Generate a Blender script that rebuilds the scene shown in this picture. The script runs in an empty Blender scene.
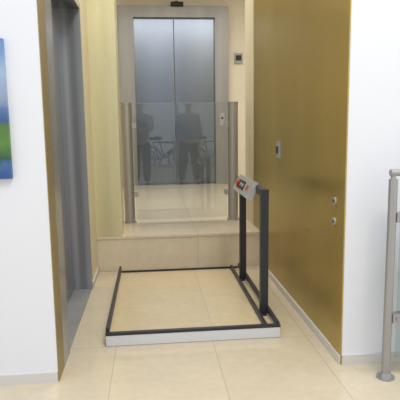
import bpy, bmesh, math, random
from mathutils import Vector, Matrix
random.seed(3)
S=bpy.context.scene
S.view_settings.view_transform='Standard'
COL=S.collection

# ---------------- camera ----------------
f=503.0; H=1.2
Yd=Vector((-50,-72,f)).normalized()
Dn=Vector((49,3483,f)).normalized()
Dn=(Dn-Yd*Dn.dot(Yd)).normalized()
Zc=-Dn
Xc=Yd.cross(Zc)
if Xc.x<0: Xc=-Xc
R=Matrix((Xc,Yd,Zc))
right=R@Vector((1,0,0)); down=R@Vector((0,1,0)); fwd=R@Vector((0,0,1))
cd=bpy.data.cameras.new('camera'); cam=bpy.data.objects.new('camera',cd); COL.objects.link(cam)
m=Matrix.Identity(4)
for i in range(3):
    m[i][0]=right[i]; m[i][1]=-down[i]; m[i][2]=-fwd[i]
m[2][3]=H
cam.matrix_world=m
cd.sensor_width=36; cd.lens=36*f/400; cd.clip_start=0.02
S.camera=cam

# ---------------- materials ----------------
def lin(c):
    return tuple(((v/255)/12.92 if v/255<=0.04045 else ((v/255+0.055)/1.055)**2.4) for v in c)+(1,)
def mat(name,rgb,rough=.5,metal=0,noise=0.0,nscale=(8,8,8),spec=.5,bump=0,band=0,bscale=(2.2,2.2,.25)):
    M=bpy.data.materials.new(name); M.use_nodes=True
    nt=M.node_tree; b=nt.nodes['Principled BSDF']
    c=lin(rgb)
    b.inputs['Base Color'].default_value=c
    b.inputs['Roughness'].default_value=rough
    b.inputs['Metallic'].default_value=metal
    b.inputs['Specular IOR Level'].default_value=spec
    g=nt.nodes.new('ShaderNodeNewGeometry'); mp=nt.nodes.new('ShaderNodeMapping')
    mp.inputs['Scale'].default_value=nscale
    nt.links.new(g.outputs['Position'],mp.inputs['Vector'])
    n=nt.nodes.new('ShaderNodeTexNoise'); n.inputs['Scale'].default_value=1; n.inputs['Detail'].default_value=4
    nt.links.new(mp.outputs[0],n.inputs['Vector'])
    mx=nt.nodes.new('ShaderNodeMix'); mx.data_type='RGBA'
    mx.inputs[6].default_value=tuple(v*(1-noise) for v in c[:3])+(1,)
    mx.inputs[7].default_value=tuple(min(1,v*(1+noise)) for v in c[:3])+(1,)
    nt.links.new(n.outputs['Fac'],mx.inputs[0]); nt.links.new(mx.outputs[2],b.inputs['Base Color'])
    if band:
        mp2=nt.nodes.new('ShaderNodeMapping'); mp2.inputs['Scale'].default_value=bscale
        nt.links.new(g.outputs['Position'],mp2.inputs['Vector'])
        n2=nt.nodes.new('ShaderNodeTexNoise'); n2.inputs['Scale'].default_value=1; n2.inputs['Detail'].default_value=2
        nt.links.new(mp2.outputs[0],n2.inputs['Vector'])
        mr=nt.nodes.new('ShaderNodeMapRange'); mr.inputs['From Min'].default_value=.3; mr.inputs['From Max'].default_value=.7
        mr.inputs['To Min'].default_value=1-band; mr.inputs['To Max'].default_value=1+band
        nt.links.new(n2.outputs['Fac'],mr.inputs['Value'])
        hs=nt.nodes.new('ShaderNodeHueSaturation'); nt.links.new(mx.outputs[2],hs.inputs['Color']); nt.links.new(mr.outputs[0],hs.inputs['Value'])
        nt.links.new(hs.outputs[0],b.inputs['Base Color'])
    if bump:
        bp=nt.nodes.new('ShaderNodeBump'); bp.inputs['Strength'].default_value=bump; bp.inputs['Distance'].default_value=.002
        nt.links.new(n.outputs['Fac'],bp.inputs['Height']); nt.links.new(bp.outputs[0],b.inputs['Normal'])
    return M

def stone(name,rgb,gx,ox,gy,oy,joint=(150,135,112),axis='XY',jw=.55,rough=.3):
    M=mat(name,rgb,rough=rough,noise=.08,nscale=(5,5,5))
    nt=M.node_tree; b=nt.nodes['Principled BSDF']; L=nt.links
    base=b.inputs['Base Color'].links[0].from_socket
    g=nt.nodes.new('ShaderNodeNewGeometry'); sp=nt.nodes.new('ShaderNodeSeparateXYZ'); L.new(g.outputs['Position'],sp.inputs[0])
    def mt(op,a,bv):
        n=nt.nodes.new('ShaderNodeMath'); n.operation=op
        if hasattr(a,'links'): L.new(a,n.inputs[0])
        else: n.inputs[0].default_value=a
        if bv is not None:
            if hasattr(bv,'links'): L.new(bv,n.inputs[1])
            else: n.inputs[1].default_value=bv
        return n.outputs[0]
    def line(s,grid,off):
        t=mt('SUBTRACT',s,off-grid/2); t=mt('DIVIDE',t,grid); t=mt('FRACT',t,None)
        t=mt('SUBTRACT',t,.5); t=mt('ABSOLUTE',t,None); t=mt('MULTIPLY',t,grid)
        return mt('LESS_THAN',t,.0026)
    a=line(sp.outputs['X'],gx,ox); c=line(sp.outputs['Y' if axis=='XY' else 'Z'],gy,oy)
    mk=mt('MAXIMUM',a,c)
    fx=mt('FLOOR',mt('DIVIDE',mt('SUBTRACT',sp.outputs['X'],ox),gx),None)
    fy=mt('FLOOR',mt('DIVIDE',mt('SUBTRACT',sp.outputs['Y'],oy),gy),None)
    cb=nt.nodes.new('ShaderNodeCombineXYZ'); L.new(fx,cb.inputs[0]); L.new(fy,cb.inputs[1])
    wn=nt.nodes.new('ShaderNodeTexWhiteNoise'); L.new(cb.outputs[0],wn.inputs['Vector'])
    hs=nt.nodes.new('ShaderNodeHueSaturation'); L.new(base,hs.inputs['Color'])
    v=mt('ADD',mt('MULTIPLY',wn.outputs['Value'],.07),.965); L.new(v,hs.inputs['Value'])
    n2=nt.nodes.new('ShaderNodeTexNoise'); n2.inputs['Scale'].default_value=22; n2.inputs['Detail'].default_value=5
    L.new(g.outputs['Position'],n2.inputs['Vector'])
    hs2=nt.nodes.new('ShaderNodeHueSaturation'); L.new(hs.outputs[0],hs2.inputs['Color'])
    L.new(mt('ADD',mt('MULTIPLY',n2.outputs['Fac'],.18),.91),hs2.inputs['Value'])
    mx=nt.nodes.new('ShaderNodeMix'); mx.data_type='RGBA'; L.new(mt('MULTIPLY',mk,jw),mx.inputs[0]); L.new(hs2.outputs[0],mx.inputs[6]); mx.inputs[7].default_value=lin(joint)
    L.new(mx.outputs[2],b.inputs['Base Color'])
    return M

def glass_mat(name,ior=1.5,tint=(235,245,240)):
    M=bpy.data.materials.new(name); M.use_nodes=True; nt=M.node_tree; L=nt.links
    nt.nodes.clear(); o=nt.nodes.new('ShaderNodeOutputMaterial')
    t=nt.nodes.new('ShaderNodeBsdfTransparent'); t.inputs[0].default_value=lin(tint)
    g=nt.nodes.new('ShaderNodeBsdfGlossy'); g.inputs['Roughness'].default_value=0
    fr=nt.nodes.new('ShaderNodeFresnel'); fr.inputs[0].default_value=ior
    mx=nt.nodes.new('ShaderNodeMixShader'); L.new(fr.outputs[0],mx.inputs[0]); L.new(t.outputs[0],mx.inputs[1]); L.new(g.outputs[0],mx.inputs[2])
    L.new(mx.outputs[0],o.inputs[0]); return M

WHITE=mat('white_paint',(228,231,238),rough=.7,noise=.02,nscale=(3,3,3))
WHITE2=mat('lobby_paint',(230,223,208),rough=.7,noise=.02,nscale=(3,3,3))
SKIRT=mat('skirting_grey',(210,208,204),rough=.5,noise=.02)
GOLD=mat('brushed_gold',(184,163,94),rough=.33,metal=.78,noise=.16,nscale=(170,170,30),bump=.15,band=.11,bscale=(1.6,1.8,.45))  # broad vertical bands paint a soft sheen into the gold colour
BRONZE=mat('bronze_jamb',(158,140,96),rough=.4,metal=.65,noise=.10,nscale=(160,160,5),bump=.1)
GOLDL=mat('pale_gold',(222,216,176),rough=.36,metal=.55,noise=.08,nscale=(110,60,30),bump=.08,band=.09,bscale=(7,3,.5))
CREAM=mat('cream_panel',(224,216,190),rough=.5,metal=.1,noise=.03,nscale=(80,80,4),band=.05)
STEEL=mat('brushed_steel',(122,131,146),rough=.27,metal=1,noise=.06,nscale=(200,200,4),bump=.08,band=.07,bscale=(2.5,2.5,.25))
STEELD=mat('banded_brushed_steel',(146,150,158),rough=.26,metal=.75,noise=.08,nscale=(200,200,4),bump=.06,band=.42,bscale=(14,5,.08))
STEELL=mat('light_steel_jamb',(160,163,168),rough=.32,metal=.5,noise=.06,nscale=(200,200,4),band=.34,bscale=(18,4,.1))
STEELW=mat('steel_frame',(152,154,156),rough=.42,metal=.25,noise=.06,nscale=(200,200,4),band=.12,bscale=(6,6,.2))
CHROME=mat('satin_steel_tube',(176,176,176),rough=.5,metal=.85,noise=.05,nscale=(300,300,5))
BLACK=mat('dark_grey_powder_coat',(42,44,52),rough=.45,noise=.05,nscale=(40,40,40))
DARK=mat('black_plastic',(22,22,24),rough=.4,noise=.05)
FASC=mat('white_lift_fascia',(212,213,216),rough=.4,noise=.02)
RED=mat('red_plastic',(190,28,30),rough=.3,noise=.03)
SILV=mat('silver_box',(178,180,184),rough=.4,metal=.3,noise=.04)
FLOOR=stone('limestone_floor',(209,197,174),.54,-.22,1.08,2.69,jw=.45,joint=(155,142,122),rough=.16)
UPPER=stone('limestone_upper',(222,210,187),.9,.38,.9,4.70,jw=.35,rough=.14)
DECK=stone('limestone_deck',(206,190,158),3.0,.33,3.0,1.9,jw=.3,rough=.22)
GLASS=glass_mat('clear_glass',1.55,(245,247,246))
GLASS2=glass_mat('clear_glass_side',1.4,(240,245,244))
GEDGE=mat('glass_edge',(140,155,150),rough=.2,noise=.05)

# ---------------- helpers ----------------
def link(o,parent=None):
    COL.objects.link(o)
    if parent:
        o.parent=parent
        o.matrix_parent_inverse=parent.matrix_world.inverted()
    return o
def finish(bm,name,M,parent,smooth=False,bevel=0):
    me=bpy.data.meshes.new(name)
    if bevel:
        bmesh.ops.bevel(bm,geom=[e for e in bm.edges if e.calc_face_angle(0)>.7] ,offset=bevel,segments=2,affect='EDGES')
    bmesh.ops.recalc_face_normals(bm,faces=bm.faces)
    bm.to_mesh(me); bm.free()
    if smooth:
        for p in me.polygons: p.use_smooth=True
    me.materials.append(M)
    o=bpy.data.objects.new(name,me); return link(o,parent)
def addbox(bm,a,b):
    vs=[bm.verts.new((x,y,z)) for x in (a[0],b[0]) for y in (a[1],b[1]) for z in (a[2],b[2])]
    for q in ((0,1,3,2),(4,6,7,5),(0,4,5,1),(2,3,7,6),(0,2,6,4),(1,5,7,3)): bm.faces.new([vs[i] for i in q])
def box(name,a,b,M,parent=None,bevel=0):
    bm=bmesh.new(); addbox(bm,a,b); return finish(bm,name,M,parent,bevel=bevel)
def boxes(name,lst,M,parent=None,bevel=0):
    bm=bmesh.new()
    for a,b in lst: addbox(bm,a,b)
    return finish(bm,name,M,parent,bevel=bevel)
def addcyl(bm,p,q,r,seg=28,r2=None):
    p=Vector(p);q=Vector(q);d=q-p
    rot=Vector((0,0,1)).rotation_difference(d).to_matrix().to_4x4()
    bmesh.ops.create_cone(bm,cap_ends=True,segments=seg,radius1=r,radius2=r if r2 is None else r2,depth=d.length,matrix=Matrix.Translation((p+q)/2)@rot)
def shade(o):
    # smooth sides, flat caps with hard rims (so the tube shades as a straight cylinder)
    me=o.data
    for p in me.polygons: p.use_smooth=len(p.vertices)<=4
    bm=bmesh.new(); bm.from_mesh(me)
    for e in bm.edges:
        if e.calc_face_angle(0)>.7: e.smooth=False
    bm.to_mesh(me); bm.free()
    return o
def cyl(name,p,q,r,M,parent=None,seg=28,r2=None):
    bm=bmesh.new(); addcyl(bm,p,q,r,seg,r2); return shade(finish(bm,name,M,parent))
def prism(name,poly,ax,a,b,M,parent=None,bevel=0):
    bm=bmesh.new()
    def mk(u,v,w):
        c=[0,0,0]; o=[i for i in range(3) if i!=ax]; c[o[0]]=u;c[o[1]]=v;c[ax]=w; return bm.verts.new(c)
    A=[mk(u,v,a) for u,v in poly]; B=[mk(u,v,b) for u,v in poly]; n=len(poly)
    bm.faces.new(A); bm.faces.new(B[::-1])
    for i in range(n): bm.faces.new([A[i],A[(i+1)%n],B[(i+1)%n],B[i]])
    return finish(bm,name,M,parent,bevel=bevel)
def empty(name,loc,label=None,cat=None,kind=None,group=None):
    e=bpy.data.objects.new(name,None); e.location=loc; e.empty_display_size=.1; COL.objects.link(e)
    bpy.context.view_layer.update()
    tag(e,label,cat,kind,group); return e
def tag(o,label=None,cat=None,kind=None,group=None):
    if label: o['label']=label
    if cat: o['category']=cat
    if kind: o['kind']=kind
    if group: o['group']=group
    return o
def st(o,label,cat): return tag(o,label,cat,'structure')

XL,XR,YF,YS,ZR=-.47,.93,2.33,4.19,.30
YD=3.74
# ---------------- shell ----------------
st(box('floor',(-4,-6,-.1),(4,YS,0),FLOOR),'beige limestone tiled floor in front of the lift','floor')
st(boxes('floor.001',[((-2.2,YS+.01,-.1),(3,8.3,ZR-.02)),((-2.2,YS,ZR-.02),(3,8.3,ZR))],UPPER),'raised limestone landing with a stone step face','floor')
st(box('wall_front_left',(-4,YF,0),(XL,YF+.12,3.3),WHITE),'white painted wall beside the niche','wall')
st(box('wall_front_right',(XR,YF,0),(4,YF+.12,3.3),WHITE),'white painted wall beside the gold panelling','wall')
st(boxes('wall_left',[((XL-.12,YF+.12,0),(XL,2.47,3.3)),((XL-.12,2.47,2.07),(XL,YD,3.3))],BRONZE),'bronze-grey metal wall lining around the side lift','wall')
st(box('wall_left_rear',(XL-.2,YD,0),(XL,YS,3.3),CREAM),'cream metal wall panel next to the side lift','wall')
st(box('wall_left_pier',(XL-1.9,YS,ZR),(-.255,4.5,3.3),GOLDL),'pale gold brushed metal pier standing on the landing','wall')
st(box('trim_1',(XL-.002,YF-.001,0),(XL+.003,YF+.14,3.3),BRONZE),'bronze metal edge trim on the wall corner','trim')
st(box('wall_right',(XR,YF+.12,0),(XR+.12,4.52,3.3),GOLD),'olive gold brushed metal wall panelling','wall')
st(box('wall_right_rear',(XR-.004,4.52,ZR),(XR+.12,4.9,3.3),CREAM),'cream coloured wall end panel on the landing','wall')
st(box('trim_2',(XR-.003,YF-.002,.0),(XR+.004,YF+.13,3.3),GOLD),'gold metal edge trim on the wall corner','trim')
st(box('wall_back',(-2.2,8.1,ZR),(3,8.3,3.3),WHITE2),'off-white lobby wall around the lift door','wall')
st(box('wall_lobby_left',(-2.3,4.5,ZR),(-2.2,8.1,3.3),WHITE2),'off-white side wall of the lift lobby','wall')
st(box('wall_lobby_right',(3,4.9,ZR),(3.1,8.1,3.3),WHITE2),'off-white side wall of the lift lobby','wall')
st(box('wall_lobby_front',(XR+.12,4.8,ZR),(3,4.9,3.3),WHITE2),'off-white wall of the lift lobby','wall')
st(box('ceiling',(-2.3,YF+.12,3.3),(3.1,8.3,3.4),WHITE2),'plain white ceiling over niche and landing','ceiling')
st(box('baseboard_front_left',(-4,YF-.012,0),(XL-.003,YF,.05),SKIRT),'light grey skirting along the white wall','baseboard')
st(box('baseboard_front_right',(XR+.004,YF-.012,0),(4,YF,.05),SKIRT),'light grey skirting along the white wall','baseboard')
st(box('baseboard_right',(XR-.012,YF+.0,0),(XR,YS,.045),SKIRT),'light grey skirting below the gold panelling','baseboard')
st(box('baseboard_left',(XL,YD+.02,0),(XL+.012,YS,.05),SKIRT),'light grey skirting below the cream panel','baseboard')

# ---------------- side lift (door_1) ----------------
d=st(empty('door_1',(XL-.1,3.03,0)),'brushed steel side lift door in a recessed steel frame','door')
boxes('door_frame',[((XL-.17,2.47,0),(XL+.004,2.64,2.07)),((XL-.3,2.64,2.03),(XL+.004,YD-.015,2.07))],STEELD,d,bevel=.003)
box('door_jamb',(XL-.17,YD-.015,0),(XL+.004,YD+.02,2.07),STEELL,d,bevel=.003)
box('door_panel',(XL-.17,2.62,.012),(XL-.15,3.17,2.05),STEELD,d,bevel=.002)
box('door_panel',(XL-.16,3.175,.012),(XL-.13,YD,2.05),STEELD,d,bevel=.002)
boxes('door_sill',[((XL-.17,2.64,0),(XL+.0,YD-.015,.006))]+[((XL-.12+i*.03,2.67,.006),(XL-.11+i*.03,YD-.03,.009)) for i in range(3)],STEELW,d)

# ---------------- lobby lift (door_2) ----------------
YE=7.95
d=st(empty('door_2',(.41,YE,ZR)),'two-panel brushed steel lift door with a wide steel surround','door')
boxes('door_frame',[((-.44,YE,ZR),(-.21,8.1,3.03)),((1.03,YE,ZR),(1.24,8.1,3.03)),((-.21,YE,2.86),(1.03,8.1,3.03))],STEELW,d,bevel=.004)
box('door_panel',(-.21,8.03,ZR+.01),(.397,8.07,2.86),STEEL,d,bevel=.003)
box('door_panel',(.409,8.03,ZR+.01),(1.03,8.07,2.86),STEEL,d,bevel=.003)
box('door_sill',(-.21,YE,ZR),(1.03,8.05,ZR+.008),STEELD,d)
cp=box('call_panel',(1.10,YE-.012,1.22),(1.17,YE,1.42),SILV,d,bevel=.003)
cyl('call_button',(1.135,YE-.02,1.34),(1.135,YE-.01,1.34),.018,DARK,cp)
o=empty('floor_indicator',(1.42,8.1,2.27),'small metal floor indicator with dark display on off-white wall','indicator panel')
box('housing',(1.355,8.07,2.19),(1.485,8.1,2.35),STEELW,o,bevel=.006)
box('display',(1.375,8.062,2.235),(1.465,8.072,2.315),DARK,o,bevel=.002)
o=empty('exit_sensor',(.45,7.94,3.06),'small black sensor mounted above the lift door','sensor')
box('bracket',(.43,7.96,3.03),(.47,8.1,3.1),DARK,o,bevel=.003)
cyl('housing',(.36,7.93,3.045),(.55,7.93,3.045),.035,DARK,o)

# ---------------- glass gate on landing ----------------
g=empty('glass_balustrade',(.28,4.82,ZR),'clear glass balustrade panel held between two stainless steel posts','balustrade')
for x in (-.215,.79):
    cyl('post',(x,4.82,ZR),(x,4.82,1.42),.050,CHROME,g)
    cyl('post_cap',(x,4.82,1.42),(x,4.82,1.435),.052,CHROME,g)
    cyl('base_flange',(x,4.82,ZR),(x,4.82,ZR+.012),.062,CHROME,g)
    s=1 if x<0 else -1
    for z in (.55,1.2):
        box('glass_clamp',(min(x+s*.04,x+s*.085),4.80,z),(max(x+s*.04,x+s*.085),4.84,z+.05),CHROME,g,bevel=.004)
box('glass_panel',(-.155,4.815,ZR+.03),(.73,4.816,1.426),GLASS,g)
box('glass_edge',(-.155,4.811,1.426),(.73,4.820,1.432),GEDGE,g)

# ---------------- platform lift ----------------
x0,x1,y0,y1=-.275,.71,2.69,3.99
p=empty('platform_lift',(.21,3.4,0),'low stone-decked wheelchair platform lift with dark rim and handrail','platform lift')
box('platform_deck',(x0+.012,y0+.02,.012),(x1-.02,y1,.045),DECK,p)
boxes('fascia',[((x0,y0,.002),(x1,y0+.02,.062)),((x0,y0+.02,.002),(x0+.012,y1,.062)),((x1-.018,y0+.02,.002),(x1,y1,.062))],FASC,p,bevel=.002)
boxes('rim',[((x0-.002,y0-.002,.062),(x1+.002,y0+.022,.078)),((x0-.002,y0+.022,.062),(x0+.016,y1,.098)),((x1-.020,y0+.022,.062),(x1+.002,y1,.085)),((x0+.016,y1-.008,.045),(x1-.020,y1,.060))],BLACK,p,bevel=.002)
box('side_rail',(x1-.085,y0+.022,.045),(x1-.068,y1-.008,.075),BLACK,p,bevel=.002)
hx=.653; ya,yb=2.94,3.66
hr=boxes('handrail',[((hx,ya,.045),(hx+.046,ya+.046,.785)),((hx,yb,.045),(hx+.046,yb+.046,.785)),((hx,ya,.785),(hx+.046,3.78,.825))],BLACK,p,bevel=.004)
box('mounting_plate',(hx-.01,ya-.03,.045),(hx+.03,ya+.07,.052),BLACK,hr)
box('mounting_plate',(hx-.01,yb-.03,.045),(hx+.03,yb+.07,.052),BLACK,hr)
A=Vector((hx-.062,0,.752)); Bt=Vector((hx-.008,0,.858))
cb=prism('control_box',[(hx-.028,.732),(hx-.001,.785),(hx-.001,.826),(hx+.020,.845),(Bt.x,Bt.z),(A.x,A.z)],1,3.10,3.62,SILV,p,bevel=.003)
tt=(Bt-A).normalized(); nrm=Vector((-tt.z,0,tt.x)); mid=(A+Bt)/2
def onface(y,k=0,u=0): return mid+Vector((0,y,0))+nrm*k+tt*u
def facepad(name,ya,yb,hw,M,k0,k1,u=0):
    bm=bmesh.new(); vs=[]
    for k in (k0,k1):
        for (yy,s) in ((ya,-1),(yb,-1),(yb,1),(ya,1)):
            vs.append(bm.verts.new(onface(yy,k)+tt*(hw*s+u)))
    for q in ((0,1,2,3),(7,6,5,4),(0,4,5,1),(1,5,6,2),(2,6,7,3),(3,7,4,0)): bm.faces.new([vs[i] for i in q])
    return finish(bm,name,M,cb)
facepad('button_panel',3.30,3.54,.030,DARK,-.001,.003)
cyl('emergency_button',onface(3.49,.003),onface(3.49,.020),.018,RED,cb)
cyl('push_button',onface(3.41,.003),onface(3.41,.010),.013,SILV,cb)
cyl('push_button',onface(3.34,.003),onface(3.34,.010),.013,SILV,cb)
facepad('warning_sticker',3.18,3.24,.018,RED,-.001,.0015)

# ---------------- items on gold wall ----------------
o=empty('intercom',(XR,3.6,1.03),'small silver control plate with dark key switch on the gold wall','control plate')
box('plate',(XR-.012,3.56,.975),(XR,3.64,1.09),SILV,o,bevel=.004)
box('key_switch',(XR-.02,3.585,1.005),(XR-.010,3.615,1.055),BLACK,o,bevel=.002)
o=empty('call_station',(XR,2.45,.77),'narrow metal call plate with two round buttons on gold wall','call button')
box('plate',(XR-.004,2.425,.67),(XR,2.475,.86),GOLD,o,bevel=.0015)
for z in (.82,.715):
    b_=cyl('push_button',(XR-.012,2.45,z),(XR-.003,2.45,z),.019,SILV,o)
    cyl('button_face',(XR-.014,2.45,z),(XR-.011,2.45,z),.009,BLACK,b_)

# ---------------- stair balustrade at the edge ----------------
g=empty('stair_balustrade',(1.09,2.17,0),'stainless steel balustrade post with clamped clear glass panel','balustrade')
cyl('post',(1.09,2.17,0),(1.09,2.17,.955),.020,CHROME,g)
bm=bmesh.new(); addcyl(bm,(1.09,2.17,0),(1.09,2.17,.008),.042); addcyl(bm,(1.09,2.17,.008),(1.09,2.17,.03),.030,r2=.024); shade(finish(bm,'base_flange',CHROME,g))
for z in (.30,.78):
    bm=bmesh.new(); addbox(bm,(1.106,2.150,z-.022),(1.158,2.19,z+.022)); addcyl(bm,(1.13,2.143,z),(1.13,2.195,z),.009); finish(bm,'glass_clamp',CHROME,g)
bm=bmesh.new(); addcyl(bm,(1.09,2.17,.95),(1.09,2.17,.98),.012); addcyl(bm,(1.075,2.17,.985),(2.6,2.17,.985),.016); shade(finish(bm,'handrail',CHROME,g))
box('glass_panel',(1.13,2.169,.1),(2.6,2.170,.89),GLASS2,g)

# ---------------- picture ----------------
PM=bpy.data.materials.new('landscape_print'); PM.use_nodes=True; nt=PM.node_tree; b=nt.nodes['Principled BSDF']; b.inputs['Roughness'].default_value=.4
ge=nt.nodes.new('ShaderNodeNewGeometry'); sp=nt.nodes.new('ShaderNodeSeparateXYZ'); nt.links.new(ge.outputs['Position'],sp.inputs[0])
no=nt.nodes.new('ShaderNodeTexNoise'); no.inputs['Scale'].default_value=22; no.inputs['Detail'].default_value=6; nt.links.new(ge.outputs['Position'],no.inputs['Vector'])
m1=nt.nodes.new('ShaderNodeMath'); m1.operation='MULTIPLY_ADD'; m1.inputs[1].default_value=.09; nt.links.new(no.outputs['Fac'],m1.inputs[0]); nt.links.new(sp.outputs['Z'],m1.inputs[2])
mr=nt.nodes.new('ShaderNodeMapRange'); mr.inputs['From Min'].default_value=1.03; mr.inputs['From Max'].default_value=1.64; nt.links.new(m1.outputs[0],mr.inputs[0])
cr=nt.nodes.new('ShaderNodeValToRGB'); nt.links.new(mr.outputs[0],cr.inputs[0]); nt.links.new(cr.outputs[0],b.inputs['Base Color'])
cols=[(0,(45,80,145)),(.10,(65,105,155)),(.14,(45,85,65)),(.28,(90,135,55)),(.40,(75,110,65)),(.42,(55,90,140)),(.52,(90,120,170)),(.56,(140,155,182)),(.75,(155,180,210)),(1,(90,130,190))]
el=cr.color_ramp.elements; el[0].position=0; el[0].color=lin(cols[0][1]); el[1].position=1; el[1].color=lin(cols[-1][1])
for ps,c in cols[1:-1]:
    e=el.new(ps); e.color=lin(c)
o=empty('wall_picture',(-1.0,YF,1.28),'frameless blue and green landscape print on white wall','picture')
box('canvas',(-1.45,YF-.025,.985),(-.62,YF,1.59),PM,o,bevel=.002)

# ---------------- people (seen reflected in the glass) ----------------
def skin(name,pts,edges,M,parent,sub=2,root=0):
    me=bpy.data.meshes.new(name); me.from_pydata([Vector(q[:3]) for q in pts],edges,[]); me.update()
    o=bpy.data.objects.new(name,me); COL.objects.link(o); me.materials.append(M)
    md=o.modifiers.new('s','SKIN'); 
    if not me.skin_vertices: me.skin_vertices.new()
    for i,q in enumerate(pts):
        r=q[3]; me.skin_vertices[0].data[i].radius=r if isinstance(r,tuple) else (r,r)
        me.skin_vertices[0].data[i].use_root=(i==root)
    md.use_smooth_shade=True
    s2=o.modifiers.new('u','SUBSURF'); s2.levels=sub; s2.render_levels=sub
    o.parent=parent; o.matrix_parent_inverse=parent.matrix_world.inverted()
    return o
SKINM=mat('skin',(195,155,130),rough=.6,noise=.04)
HAIR=mat('light_brown_hair',(150,130,108),rough=.6,noise=.2,nscale=(200,200,30))
def person(x,y,jacket,trouser,label,arms,stance,mirror=1):
    P=empty('person',(x,y,0),label,'person')
    def W(L): return [(x+mirror*a,y+b_,c,r) for a,b_,c,r in L]
    s=stance
    jl,jr=arms
    body=[(0,0,.95,(.13,.10)),(0,0,1.10,(.13,.10)),(0,0,1.30,(.15,.10)),(0,-.01,1.44,(.11,.08)),(0,.0,1.52,.05),(0,.01,1.60,.065),(0,.015,1.70,.085),(0,.01,1.77,.055),
      (-.17,0,1.43,.055),jl[0]+(.042,),jl[1]+(.028,),jl[2]+(.032,),
      (.17,0,1.43,.055),jr[0]+(.042,),jr[1]+(.028,),jr[2]+(.032,),
      (-.10,0,.88,.085),(-.10-s*.5,.02,.5,.058),(-.10-s,-.0,.09,.04),(-.10-s,.15,.035,.032),
      (.10,0,.88,.085),(.10+s*.5,.02,.5,.058),(.10+s,0,.09,.04),(.10+s,.15,.035,.032)]
    ed=[(0,1),(1,2),(2,3),(3,4),(4,5),(5,6),(6,7),(3,8),(8,9),(9,10),(10,11),(3,12),(12,13),(13,14),(14,15),(0,16),(16,17),(17,18),(18,19),(0,20),(20,21),(21,22),(22,23)]
    skin('body',W(body),ed,SKINM,P)
    def gr(r,k=.012): return (r[0]+k,r[1]+k) if isinstance(r,tuple) else r+k
    jk=[body[i] for i in (0,1,2,3,8,9,10,12,13,14)]
    jk=[(a,b_,c,gr(r,.03)) for a,b_,c,r in jk]; jk[0]=(0,0,.90,(.20,.14)); jk[1]=(0,0,1.08,(.185,.135)); jk[2]=(0,0,1.28,(.20,.135))
    skin('jacket',W(jk),[(0,1),(1,2),(2,3),(3,4),(4,5),(5,6),(3,7),(7,8),(8,9)],jacket,P)
    tr=[(0,0,.97,(.15,.125)),(-.10,0,.84,.12),(-.10-s*.5,.02,.5,.10),(-.10-s,0,.08,.08),(.10,0,.84,.12),(.10+s*.5,.02,.5,.10),(.10+s,0,.08,.08)]
    skin('trousers',W(tr),[(0,1),(1,2),(2,3),(0,4),(4,5),(5,6)],trouser,P)
    for sx in (-1,1):
        skin('shoe',W([(sx*(.10+s),-.05,.045,.044),(sx*(.10+s),.06,.042,.047),(sx*(.10+s),.19,.036,.038)]),[(0,1),(1,2)],DARK,P)
    skin('hair',W([(0,-.03,1.62,.062),(0,-.02,1.72,.09),(0,.005,1.79,.06)]),[(0,1),(1,2)],HAIR,P)
    skin('nose',W([(0,.09,1.69,.010),(0,.112,1.665,.013)]),[(0,1)],SKINM,P,1)
    for sx in (-1,1):
        skin('ear',W([(sx*.084,.01,1.70,.012),(sx*.086,.005,1.66,.010)]),[(0,1)],SKINM,P,1)
        bm=bmesh.new(); bmesh.ops.create_uvsphere(bm,u_segments=12,v_segments=8,radius=.012,matrix=Matrix.Translation((x+sx*.032,y+.092,1.70))); finish(bm,'eye',DARK,P,smooth=True)
    skin('mouth',W([(-.022,.092,1.635,.006),(.022,.092,1.635,.006)]),[(0,1)],RED,P,1)
    for J in (jl,jr):
        w=Vector(J[1]); h=Vector(J[2]); dd=(h-w).normalized(); side=dd.cross(Vector((0,1,0)) if abs(dd.y)<.8 else Vector((0,0,1))).normalized()
        curl=dd.cross(side).normalized()
        for k,Ln in zip((-1.5,-.5,.5,1.5),(.06,.075,.08,.068)):
            a=h+side*k*.019; b1=a+dd*Ln*.6; b2=b1+(dd*.7+curl*.6).normalized()*Ln*.5
            skin('finger',W([(*a,.010),(*b1,.009),(*b2,.008)]),[(0,1),(1,2)],SKINM,P,1)
        a=w+dd*.02+side*.03; b1=a+(dd*.6+side*.8).normalized()*.045; b2=b1+dd*.035
        skin('thumb',W([(*a,.012),(*b1,.011),(*b2,.009)]),[(0,1),(1,2)],SKINM,P,1)
    return P
JB=mat('light_grey_jacket',(150,153,158),rough=.9,noise=.1,spec=.2); TB=mat('dark_trousers',(12,13,17),rough=.9,noise=.1,spec=.2)
JG=mat('pale_blue_grey_jacket',(144,150,160),rough=.9,noise=.1,spec=.2)
person(-.20,-.95,JB,TB,'standing person in grey jacket, dark trousers, holding a phone',
   [((-.20,.12,1.17),(-.02,.36,1.22),(.02,.42,1.25)),((.22,.12,1.17),(.14,.36,1.22),(.11,.42,1.25))],.02)
person(.80,-.95,JG,TB,'standing person in blue-grey jacket, arms at the sides',
   [((-.22,-.02,1.15),(-.22,.05,.90),(-.22,.07,.82)),((.22,-.02,1.15),(.22,.05,.90),(.22,.07,.82))],.07)
o=empty('phone',(-.135,-.446,1.25),'black mobile phone held in both hands','phone')
box('case',(-.21,-.450,1.215),(-.06,-.441,1.295),DARK,o,bevel=.003)
bm=bmesh.new(); addcyl(bm,(-.08,-.442,1.28),(-.08,-.438,1.28),.006); finish(bm,'lens',CHROME,o)

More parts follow.
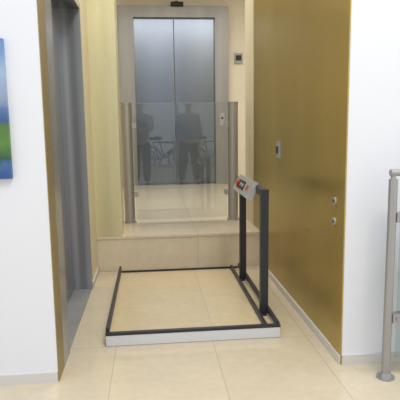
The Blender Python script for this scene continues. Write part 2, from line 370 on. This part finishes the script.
# ---------------- bicycles outside the window ----------------
def bicycle(x,y,label,col):
    E=empty('bicycle',(x,y,-.1),label,'bicycle',group='bicycles parked outside the window'); z=-.1
    def torus(bm,c,R,r):
        n,k=36,8
        vs=[[bm.verts.new((c[0]+(R+r*math.cos(b*2*math.pi/k))*math.cos(a*2*math.pi/n),c[1]+r*math.sin(b*2*math.pi/k),c[2]+(R+r*math.cos(b*2*math.pi/k))*math.sin(a*2*math.pi/n))) for b in range(k)] for a in range(n)]
        for a in range(n):
            for b in range(k): bm.faces.new([vs[a][b],vs[(a+1)%n][b],vs[(a+1)%n][(b+1)%k],vs[a][(b+1)%k]])
    for wx in (-.52,.52):
        bm=bmesh.new(); c=(x+wx,y,z+.34); torus(bm,c,.32,.02); addcyl(bm,(c[0],y-.04,c[2]),(c[0],y+.04,c[2]),.025,12)
        for k in range(14):
            a=k*2*math.pi/14; addcyl(bm,c,(c[0]+.31*math.cos(a),y,c[2]+.31*math.sin(a)),.002,5)
        finish(bm,'wheel',DARK,E)
    bm=bmesh.new()
    R_=(x-.52,y,z+.34);F_=(x+.52,y,z+.34);Bb=(x-.1,y,z+.30);St=(x-.25,y,z+.85);Hd=(x+.38,y,z+.82);Hb=(x+.42,y,z+.68)
    for a,b_,r in ((R_,Bb,.012),(R_,St,.010),(Bb,St,.018),(Bb,Hb,.02),(St,Hd,.016),(Hd,Hb,.02),(Hb,F_,.014),(St,(x-.27,y,z+.95),.014),(Hd,(x+.36,y,z+.98),.014)): addcyl(bm,a,b_,r,10)
    finish(bm,'frame',col,E)
    bm=bmesh.new(); addcyl(bm,(x+.36,y-.28,z+1.0),(x+.36,y+.28,z+1.0),.014,10); finish(bm,'handlebar',CHROME,E)
    bm=bmesh.new(); addcyl(bm,(x-.38,y,z+.97),(x-.16,y,z+.97),.07,12,r2=.03); finish(bm,'saddle',DARK,E)
BC=[mat('bike_paint_blue',(30,50,90),rough=.3),mat('bike_paint_black',(25,25,28),rough=.3)]
bicycle(.35,-6.5,'blue bicycle parked on its wheels outside the window',BC[0])
bicycle(.55,-7.0,'black bicycle parked on its wheels outside the window',BC[1])
bicycle(2.0,-6.7,'black bicycle parked on its wheels outside the window',BC[1])

# ---------------- hall window behind ----------------
w=st(empty('window_1',(0,-6,0)),'tall window wall with slim grey mullions','window')
boxes('window_frame',[((-4,-6.05,z),(4,-5.97,z+.07)) for z in (0,2.6,3.3)]+[((-4+i*1.6,-6.05,0),(-3.94+i*1.6,-5.97,3.37)) for i in range(6)],SILV,w)
st(box('floor_outside',(-12,-20,-.2),(12,-6.05,-.1),mat('paving',(215,218,220),rough=.8,noise=.06)),'pale grey outdoor paving beyond the window','floor')

# ---------------- light ----------------
Wd=bpy.data.worlds.new('world'); S.world=Wd; Wd.use_nodes=True
bg=Wd.node_tree.nodes['Background']; bg.inputs[0].default_value=(.95,.97,1.0,1); bg.inputs[1].default_value=1.1
def area(name,loc,rot,size,power,col=(1,1,1)):
    l=bpy.data.lights.new(name,'AREA'); l.shape='RECTANGLE'; l.size=size[0]; l.size_y=size[1]; l.energy=power; l.color=col
    o=bpy.data.objects.new(name,l); o.location=loc; o.rotation_euler=rot; COL.objects.link(o); return o
area('lobby_fill',(.6,5.7,3.25),(0,0,0),(2.6,1.6),70,(1,.97,.9))  # unseen area lamp added to brighten the dim lobby
area('niche_light',(.2,3.4,3.25),(0,0,0),(.5,1.0),17,(1,.96,.88))
area('hall_light',(1.0,.2,4.5),(0,0,0),(1.2,1.2),98,(1,.97,.92))
